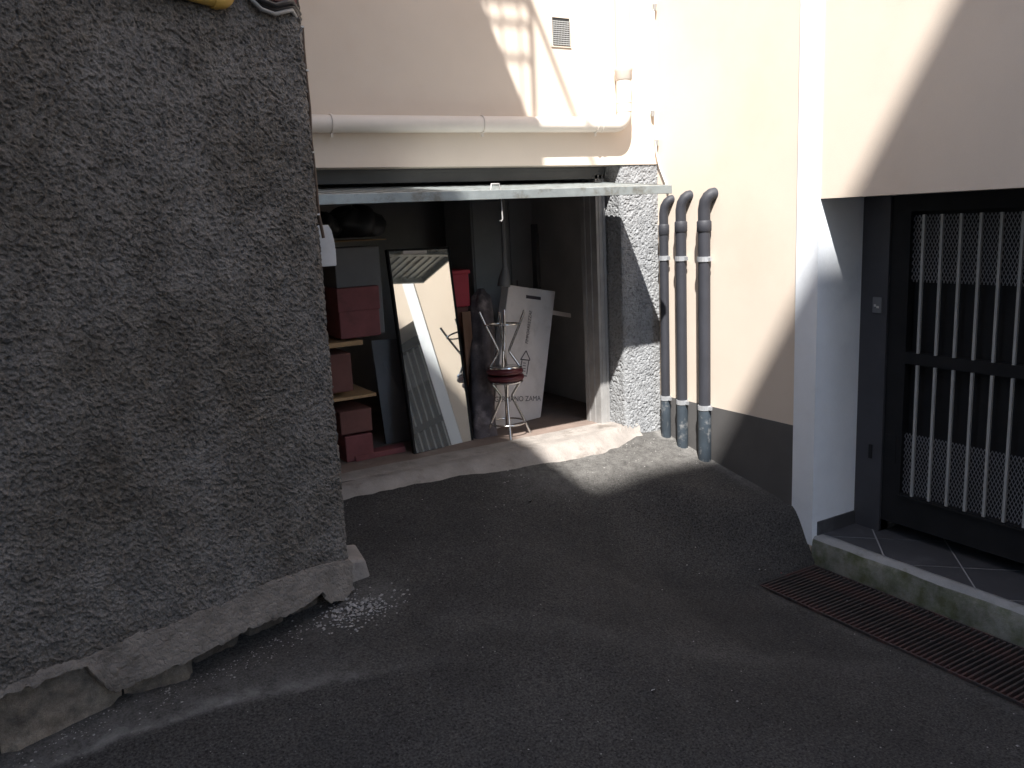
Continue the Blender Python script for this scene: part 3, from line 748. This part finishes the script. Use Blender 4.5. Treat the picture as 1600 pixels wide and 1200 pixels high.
# ------------------------------------------------------------------ things in the garage
# mirror leaning against the stacked goods
mn = np.array([0.14059, -0.96666, 0.21404]); mn /= np.linalg.norm(mn); md = -5.7687386
mt = thing('leaning_mirror', 'tall thin black framed mirror leaning amid the stored goods in the garage', 'mirror', (2.75, 5.86, ZF))
cr = [onP(607, 393, mn, md), onP(699, 389, mn, md), onP(737, 689, mn, md), onP(650, 708, mn, md)]
ctr = sum(cr) / 4
inn = [ctr + (c - ctr) * np.array([1, 1, 1]) for c in cr]
MB().add([p for p in inn] + [p - mn * .006 for p in inn], [(0, 1, 2, 3), (7, 6, 5, 4), (0, 4, 5, 1), (1, 5, 6, 2), (2, 6, 7, 3), (3, 7, 4, 0)]).build('glass', 'mirror', mt)
back = MB()
for i in range(4):
    a, b = cr[i], cr[(i + 1) % 4]
    t = (b - a) / np.linalg.norm(b - a); o = np.cross(t, mn); 
    if o @ ((a + b) / 2 - ctr) < 0: o = -o
    w = .016
    back.hexa([a - t * w - mn * .03, b + t * w - mn * .03, b + t * w + o * w - mn * .03, a - t * w + o * w - mn * .03],
              [a - t * w + mn * .006, b + t * w + mn * .006, b + t * w + o * w + mn * .006, a - t * w + o * w + mn * .006])
back.hexa([p - mn * .03 for p in cr], [p - mn * .0065 for p in cr])
back.build('frame', 'blacksteel', mt)
MB().add([onP(630, 392, mn, md + .009), onP(667, 391, mn, md + .009), onP(667, 396, mn, md + .009), onP(630, 397, mn, md + .009)] + [onP(630, 392, mn, md + .014), onP(667, 391, mn, md + .014), onP(667, 396, mn, md + .014), onP(630, 397, mn, md + .014)], [(0, 1, 2, 3), (7, 6, 5, 4), (0, 4, 5, 1), (1, 5, 6, 2), (2, 6, 7, 3), (3, 7, 4, 0)]).build('label_strip', 'card', mt)

# stools
def make_stool():
    t = thing('stool', 'x', 'stool')
    MB().lathe((0, 0, 0), [(.10, .425), (.125, .432), (.138, .446), (.140, .458), (.132, .470), (.11, .476), (.0, .478)][:6], 28).build('seat', 'seat', t, True)
    MB().lathe((0, 0, 0), [(.128, .415), (.131, .418), (.131, .428), (.128, .430)], 28).build('seat_rim', 'chrome', t, True)
    for k in range(4):
        a = math.pi / 4 + k * math.pi / 2 + .35; c, s = math.cos(a), math.sin(a)
        pr_ = [(.108, .415), (.10, .40), (.045, .315), (.040, .30), (.045, .285), (.12, .12), (.165, 0.012), (.167, 0.0)]
        MB().tube([(r * c, r * s, h) for r, h in pr_], .0095, 8).build('leg', 'chrome', t, True)
    ring = [(.134 * math.cos(a), .134 * math.sin(a), .10) for a in np.linspace(0, 2 * math.pi, 33)]
    MB().tube(ring, .007, 8, cap=False).build('foot_ring', 'chrome', t, True)
    return t
def copy_tree(o, parent=None):
    c = o.copy(); C.objects.link(c); c.parent = parent
    for ch in [x for x in bpy.data.objects if x.parent == o]: copy_tree(ch, c)
    return c
st1 = make_stool()
st2 = copy_tree(st1)
sc = (3.40, 5.98)
st1.location = (sc[0], sc[1], ZF); tag(st1, 'low chrome stool with dark red seat standing upright under another', 'stool', 'two stacked chrome stools')
st2.location = (sc[0] - .004, sc[1] + .006, ZF + .956 * 1.09); st2.rotation_euler = (math.radians(178), math.radians(3), .5)
tag(st2, 'upside-down chrome stool with its legs in the air, stacked seat to seat', 'stool', 'two stacked chrome stools')
for st in (st1, st2): st.scale = (1.1, 1.1, 1.09)

# white flat parcel with print
pb = thing('cardboard_parcel', 'tall white cardboard parcel with black print leaning behind the stools', 'parcel', (3.6, 6.3, ZF))
BL = onZ(768, 672, ZF); BR = onZ(845, 652, ZF)
e = BR - BL; e /= np.linalg.norm(e); nr = np.array([e[1], -e[0], 0]); l = math.radians(6)
pn = nr * math.cos(l) + np.array([0, 0, math.sin(l)]); pdist = pn @ BL
pq = [BL, BR, onP(868, 455, pn, pdist), onP(795, 445, pn, pdist)]
th_ = -pn * .10
MB().hexa([p + th_ for p in pq], pq).build('carton', 'card', pb, bevel=.006)
def onpar(px, py, lift=.003): return onP(px, py, pn, pdist + lift)
hs = [onpar(822, 461), onpar(845, 464), onpar(845, 469), onpar(822, 466)]
MB().add(hs + [p + pn * .001 for p in hs], [(3, 2, 1, 0), (4, 5, 6, 7), (0, 1, 5, 4), (1, 2, 6, 5), (2, 3, 7, 6), (3, 0, 4, 7)]).build('hand_slot', 'ink', pb)
def stroke(mb, a, b, w=.004):
    a = onpar(*a); b = onpar(*b); t = (b - a) / np.linalg.norm(b - a); o = np.cross(t, pn)
    mb.hexa([a - o * w, b - o * w, b + o * w, a + o * w], [a - o * w + pn * .001, b - o * w + pn * .001, b + o * w + pn * .001, a + o * w + pn * .001])
ic = MB()
for a, b in (((822, 548), (814, 561)), ((822, 548), (828, 562)), ((813, 561.5), (828, 563)), ((815.5, 563), (812.5, 584)), ((826, 564), (823, 585)), ((814, 587), (823, 587.5))): stroke(ic, a, b, .0045)
for k in range(4): stroke(ic, (817.2 - .25 * k, 567 + 4.2 * k), (821.5 - .25 * k, 567.5 + 4.2 * k), .003)
ic.build('arrow_print', 'ink', pb)
def text_on(txt, p0, p1, height, name):
    cu = bpy.data.curves.new('print', 'FONT'); cu.body = txt; cu.size = 1.0; cu.extrude = 0.0
    o = bpy.data.objects.new('tmp_print', cu); C.objects.link(o)
    dg = bpy.context.evaluated_depsgraph_get(); dg.update()
    me = bpy.data.meshes.new_from_object(o.evaluated_get(dg)); bpy.data.objects.remove(o)
    co_ = np.zeros(len(me.vertices) * 3); me.vertices.foreach_get('co', co_); co_ = co_.reshape(-1, 3)
    w = co_[:, 0].max() - co_[:, 0].min(); h = co_[:, 1].max()
    a = onpar(*p0, .0035); b = onpar(*p1, .0035); t = (b - a); L_ = np.linalg.norm(t); t /= L_; o2 = np.cross(pn, t)
    q = a + (co_[:, :1] - co_[:, 0].min()) / w * L_ * t + co_[:, 1:2] / h * height * o2
    me.vertices.foreach_set('co', q.reshape(-1)); me.update(); me.materials.clear(); me.materials.append(M['ink'])
    ob = bpy.data.objects.new(name, me); C.objects.link(ob); attach(ob, pb); return ob
text_on('GERMANO ZAMA', (773, 628), (845, 626), .045, 'lettering')
text_on('FIMPOARREZZAE', (825, 537), (831.5, 486), .034, 'lettering')
wl = thing('white_batten', 'short white batten sticking out beside the cardboard parcel', 'batten', (4.3, 6.6, -.85))
wa = onY(862, 488, 6.50); wb_ = onY(892, 493, 6.56)
MB().hexa([wa + [0, 0, -.02], wb_ + [0, 0, -.02], wb_ + [0, .03, -.02], wa + [0, .03, -.02]], [wa + [0, 0, .02], wb_ + [0, 0, .02], wb_ + [0, .03, .02], wa + [0, .03, .02]]).build('stick', 'card', wl)

def pbox(name, label, cat, px0, py0, px1, py1, y, depth, m, rot=0.0, bevel=.004, group=None, zbot=None):
    a = onY(px0, py1, y); b = onY(px1, py0, y)
    x0, x1 = sorted((a[0], b[0])); z0, z1 = sorted((a[2], b[2]))
    if zbot is not None: z0 = zbot
    t = thing(name, label, cat, ((x0 + x1) / 2, y, z0), group)
    return t, x0, x1, z0, z1, MB().box((x0, y, z0), (x1, y + depth, z1))
# left pile: timber rack with boxes on its boards
rk = thing('timber_rack', 'rough timber rack loaded with boxes at the left of the garage', 'rack', (2.0, 6.15, ZF))
for px0, py0, px1, py1, nm in ((500, 373, 604, 380, 'shelf_board'), (505, 531, 567, 546, 'shelf_board'), (505, 614, 588, 631, 'shelf_board')):
    a = onY(px0, py1, 6.02); b = onY(px1, py0, 6.02)
    MB().box((1.5, 6.02, a[2]), (b[0], 6.75, b[2])).build(nm, 'wood', rk, bevel=.003)
for x in (1.55, 2.06):
    MB().box((x, 6.70, ZF), (x + .06, 6.76, -.08)).build('post', 'wood', rk)
def item(name, label, cat, px0, py0, px1, py1, y, depth, m, group=None, lid=None, zbot=None):
    t, x0, x1, z0, z1, b = pbox(name, label, cat, px0, py0, px1, py1, y, depth, m, group=group, zbot=zbot)
    b.build('body', m, t, bevel=.008)
    if lid: MB().box((x0 - .006, y - .008, z1 - lid), (x1 + .006, y + depth + .006, z1 + .004)).build('lid', m, t, bevel=.004)
    return t, x0, x1, z0, z1
zs1 = onY(540, 531, 6.02)[2]; zs2 = onY(540, 614, 6.02)[2]
item('storage_box', 'dull crimson box with lid on the upper board of the timber rack', 'box', 533, 447, 590, 528, 6.03, .45, 'dullred', lid=.17, zbot=zs1 + .004)
item('storage_box', 'tall dark brown carton under the top board of the timber rack', 'box', 526, 384, 592, 446, 6.12, .4, 'greyboard', zbot=zs1 + .004)
item('storage_box', 'reddish carton between the two lower boards of the timber rack', 'box', 500, 551, 548, 613, 6.04, .45, 'reddish', zbot=zs2 + .004)
item('storage_box', 'reddish box just under the lowest board of the timber rack', 'box', 533, 637, 580, 673, 6.05, .45, 'reddish', zbot=ZF + .22)
item('storage_box', 'dark red crate on the floor at the bottom of the timber rack', 'box', 541, 676, 582, 706, 6.05, .45, 'dullred', zbot=ZF)
t = thing('red_plank', 'red painted plank lying on the floor before the timber rack', 'plank', (2.2, 5.88, ZF))
pa = onZ(556, 722, ZF); pc = onZ(634, 706, ZF)
MB().hexa([pa, pc, pc + [.03, .13, 0], pa + [.03, .13, 0]], [pa + [0, 0, .045], pc + [0, 0, .045], pc + [.03, .13, .045], pa + [.03, .13, .045]]).build('board', 'dullred', t, bevel=.006)
# black bag heap on the rack
def lump(name, m, c, rad, parent, seed, n1=28, n2=18):
    U, V = np.meshgrid(np.linspace(0, 2 * np.pi, n1), np.linspace(0.02, np.pi - .02, n2))
    r = 1 + .35 * (fbm(np.cos(U) * 1.6 + 5, V * 1.4 + np.sin(U), 3, seed) - .5) + .10 * np.sin(U * 7 + V * 3)
    P = np.stack([c[0] + rad[0] * r * np.cos(U) * np.sin(V), c[1] + rad[1] * r * np.sin(U) * np.sin(V), c[2] + rad[2] * r * np.cos(V)], -1)
    P[..., 2] = np.maximum(P[..., 2], c[2] - rad[2] * .72)
    return grid(name, m, P[::-1], parent, smooth=True)
zt0 = onY(540, 373, 6.02)[2]
bg = thing('rubbish_bag', 'black plastic bag slumped at the left end of the rack top', 'bag', (1.95, 6.25, zt0))
lump('sack', 'blackfab', (1.98, 6.28, zt0 + .085), (.20, .2, .115), bg, 210)
bg = thing('rubbish_bag', 'larger black bag on the rack top beside a smaller one', 'bag', (2.3, 6.3, zt0))
lump('sack', 'blackfab', (2.32, 6.35, zt0 + .10), (.24, .22, .135), bg, 220)
# boards and boxes by the mirror
t = thing('grey_board', 'dark grey sheet leaning upright behind the left edge of the mirror', 'board', (2.35, 6.1, ZF))
g0 = onZ(602, 690, ZF); 
q0 = onY(580, 532, 6.30); q1 = onY(640, 528, 6.34); k0 = onZ(604, 694, ZF); k1 = onZ(668, 684, ZF)
MB().hexa([k0, k1, k1 + [0, .015, 0], k0 + [0, .015, 0]], [q0, q1, q1 + [0, .015, 0], q0 + [0, .015, 0]]).build('sheet', 'greyboard', t)
t = thing('storage_box', 'bright crimson box showing past the upper right edge of the mirror', 'box', (3.1, 6.5, -.75))
a = onY(660, 486, 6.45); b = onY(732, 421, 6.45)
MB().box((a[0], 6.45, a[2]), (b[0], 6.85, b[2] - .03)).build('body', 'red', t, bevel=.01)
MB().box((a[0] - .01, 6.44, b[2] - .035), (b[0] + .012, 6.86, b[2])).build('lid', 'red', t, bevel=.006)
t = thing('brown_carton', 'tall brown carton standing under the bright crimson box behind the mirror', 'box', (3.1, 6.5, ZF))
MB().box((a[0] + .02, 6.47, ZF), (b[0] - .01, 6.85, a[2] - .003)).build('body', 'reddish', t, bevel=.008)
t = thing('brown_plank', 'brown plank leaning against the right edge of the mirror', 'plank', (3.15, 6.1, ZF))
k0 = onZ(737, 676, ZF); k1 = onZ(750, 673, ZF); q0 = onY(722, 488, 6.36); q1 = onY(735, 486, 6.36)
MB().hexa([k0, k1, k1 + [0, .03, 0], k0 + [0, .03, 0]], [q0, q1, q1 + [0, .03, 0], q0 + [0, .03, 0]]).build('board', 'brown', t)
# rolled blanket
t = thing('rolled_blanket', 'dark creased blanket bundle standing between mirror and stools', 'blanket', (3.25, 6.1, ZF))
U, V = np.meshgrid(np.linspace(0, 2 * np.pi, 36), np.linspace(0, 1, 40))
cb = onZ(762, 683, ZF); ct = onY(762, 452, 6.36)
rad = (.085 + .05 * (1 - V)) * (1 + .30 * (fbm(np.cos(U) * 2 + 4, V * 7 + np.sin(U) * 2, 3, 230) - .5) + .13 * np.sin(U * 5 + V * 6)) * (1 - .7 * sstep(.93, 1, V))
P = np.stack([cb[0] + (ct[0] - cb[0]) * V + rad * np.cos(U), cb[1] + .12 + (ct[1] - cb[1]) * V + rad * np.sin(U), ZF + (ct[2] - ZF) * V], -1)
grid('roll', 'darkfab', P, t, smooth=True)
# back of the garage: wardrobe, pole
t = thing('wardrobe', 'grey wardrobe with two doors at the back of the garage', 'wardrobe', (4.0, 7.5, ZF))
w0 = onY(736, 330, 7.4)[0]; w1 = onY(850, 330, 7.4)[0]
MB().box((w0, 7.42, ZF), (w1, 8.0, 0.22)).build('carcass', 'wardrobe', t, bevel=.006)
xm = (w0 + w1) / 2
for (xa, xb) in ((w0 + .012, xm - .006), (xm + .006, w1 - .012)):
    d_ = MB().box((xa, 7.398, ZF + .06), (xb, 7.418, 0.19)).build('door', 'wardrobe', t, bevel=.004)
    hx = xb - .05 if xa < xm - .1 else xa + .05
    MB().tube([(hx, 7.385, -.75), (hx, 7.385, -.60)], .008, 8).build('handle', 'chrome', d_)
t = thing('tall_cabinet', 'dark narrow cabinet at the right end of the back wall', 'cabinet', (4.6, 7.3, ZF))
c0 = onY(856, 400, 7.3)[0]
MB().box((c0, 7.3, ZF), (4.58, 8.0, -0.05)).build('carcass', 'greyboard', t, bevel=.006)
for k in range(3):
    MB().box((c0 + .02, 7.28, ZF + .08 + .53 * k), (4.56, 7.299, ZF + .56 + .53 * k)).build('drawer_front', 'greyboard', t, bevel=.004)
t = thing('hanging_pole', 'grey pole with flared lower end hanging in the middle of the garage', 'pole', (3.4, 6.2, -.5))
h0 = onY(790, 318, 6.28); h1 = onY(789, 424, 6.28); h2 = onY(787, 448, 6.28)
MB().tube([(h1[0] + .01, 6.28, .62), h1], .020, 12).build('tube', 'greyboard', t, True)
MB().tube([h1 + [0, 0, .03], h1, (h1 + h2) / 2, h2], [.022, .034, .05, .055], 14).build('flare', 'greyboard', t, True)

# ------------------------------------------------------------------ grit and loose plaster
def scatter(n, fn, smin, smax):
    b = MB()
    for _ in range(n):
        x, y = fn()
        if x > 4.67: continue
        s = random.uniform(smin, smax) * random.choice([.6, .8, 1, 1, 1.4])
        z = float(ground_z(x, y)) + s * .2
        a = random.uniform(0, 6.28); c_, s_ = math.cos(a), math.sin(a)
        k = [(s * random.uniform(.7, 1.2), 0, 0), (0, s * random.uniform(.5, 1), 0), (-s * random.uniform(.7, 1.2), 0, 0), (0, -s * random.uniform(.5, 1), 0), (s * .1, 0, s * random.uniform(.3, .8)), (0, 0, -s * .5)]
        b.add([(x + p[0] * c_ - p[1] * s_, y + p[0] * s_ + p[1] * c_, z + p[2]) for p in k], [(0, 1, 4), (1, 2, 4), (2, 3, 4), (3, 0, 4), (1, 0, 5), (2, 1, 5), (3, 2, 5), (0, 3, 5)])
    return b
gs = random.gauss
def near_corner(): return (1.36 + gs(0, .11), 4.17 + gs(0, .075))
def along_wall():
    s = random.random() ** 0.8 * 1.9; p = CO + wd * s + wnrm * (abs(gs(0, .09)) + .02); return (p[0], p[1])
def anywhere(): return (random.uniform(-.2, 4.6), random.uniform(1.6, 5.4))
def patch(): return (random.uniform(2.6, 4.66), 5.45 - abs(gs(0, .28)))
b = scatter(360, near_corner, .004, .013)
b2_ = scatter(420, along_wall, .002, .007); b.add(b2_.v, b2_.f)
b3 = scatter(380, anywhere, .0025, .006); b.add(b3.v, b3.f)
b4 = scatter(260, patch, .002, .007); b.add(b4.v, b4.f)
tag(b.build('grit', 'grit'), 'pale crumbs of plaster and grit scattered over the asphalt', 'grit', kind='stuff')

def scrap(name, label, cat, px, py, z, s, m):
    p = onZ(px, py, z); zg_ = float(ground_z(p[0], p[1])) if z > -2.5 else z
    t = thing(name, label, cat, (p[0], p[1], zg_))
    a = random.uniform(0, 3); c_, s_ = math.cos(a) * s, math.sin(a) * s
    q = [(p[0] + c_, p[1] + s_, zg_ + .006), (p[0] - s_, p[1] + c_ * .7, zg_ + .012), (p[0] - c_ * .8, p[1] - s_, zg_ + .022), (p[0] + s_, p[1] - c_ * .8, zg_ + .009)]
    MB().hexa([(x, y, z_ - .002) for x, y, z_ in q], q).build('flake', m, t)
scrap('paper_scrap', 'small crumpled white paper scrap alone on the asphalt', 'litter', 1021, 1112, -2.42, .012, 'card')
scrap('plaster_flake', 'pale plaster flake on the dark asphalt in the middle of the yard', 'litter', 829, 791, -1.99, .020, 'concrete')
scrap('fallen_leaf', 'small red leaf lying on the far end of the drain grate', 'leaf', 1220, 898, -2.533, .016, 'red')

# ------------------------------------------------------------------ houses round the yard that shade it (behind and left of the lens)
def house(name, label, x0, x1, y0, y1, z1, face, wins):
    t = thing(name, label, 'building', ((x0 + x1) / 2, (y0 + y1) / 2, -2.8))
    MB().box((x0, y0, -2.9), (x1, y1, z1)).build('wall', 'opposite', t)
    MB().box((x0 + .1, y0 + .1, z1), (x1 - .1, y1 - .1, z1 + .12)).build('roof', 'roof', t)
    for (u, z) in wins:
        if face == 'Y':
            w = MB().box((u - .5, y1, z), (u + .5, y1 + .04, z + 1.5)).build('window', 'white', t)
            MB().box((u - .42, y1 + .041, z + .08), (u + .42, y1 + .05, z + 1.42)).build('pane', 'glass', w)
        else:
            w = MB().box((x1, u - .5, z), (x1 + .04, u + .5, z + 1.5)).build('window', 'white', t)
            MB().box((x1 + .041, u - .42, z + .08), (x1 + .05, u + .42, z + 1.42)).build('pane', 'glass', w)
    return t
ZO = 13.0; YO = 3.79 - .613 * (ZO + .0)
house('opposite_house', 'tall pale house across the yard behind the viewer', -16.0, 1.6, YO - 9, YO, ZO - .12, 'Y', [(u, z) for u in (-5.2, -2.5, 0.3) for z in (-.2, 3.2, 6.6)])
ZL = 8.3; XL = 2.62 - .4545 * ZL
house('neighbour_house', 'pale house on the left of the yard beside the viewer', XL - 9, XL, YO + .02, 1.6, ZL - .12, 'X', [(u, z) for u in (-2.5, -.2) for z in (.2, 3.6)])
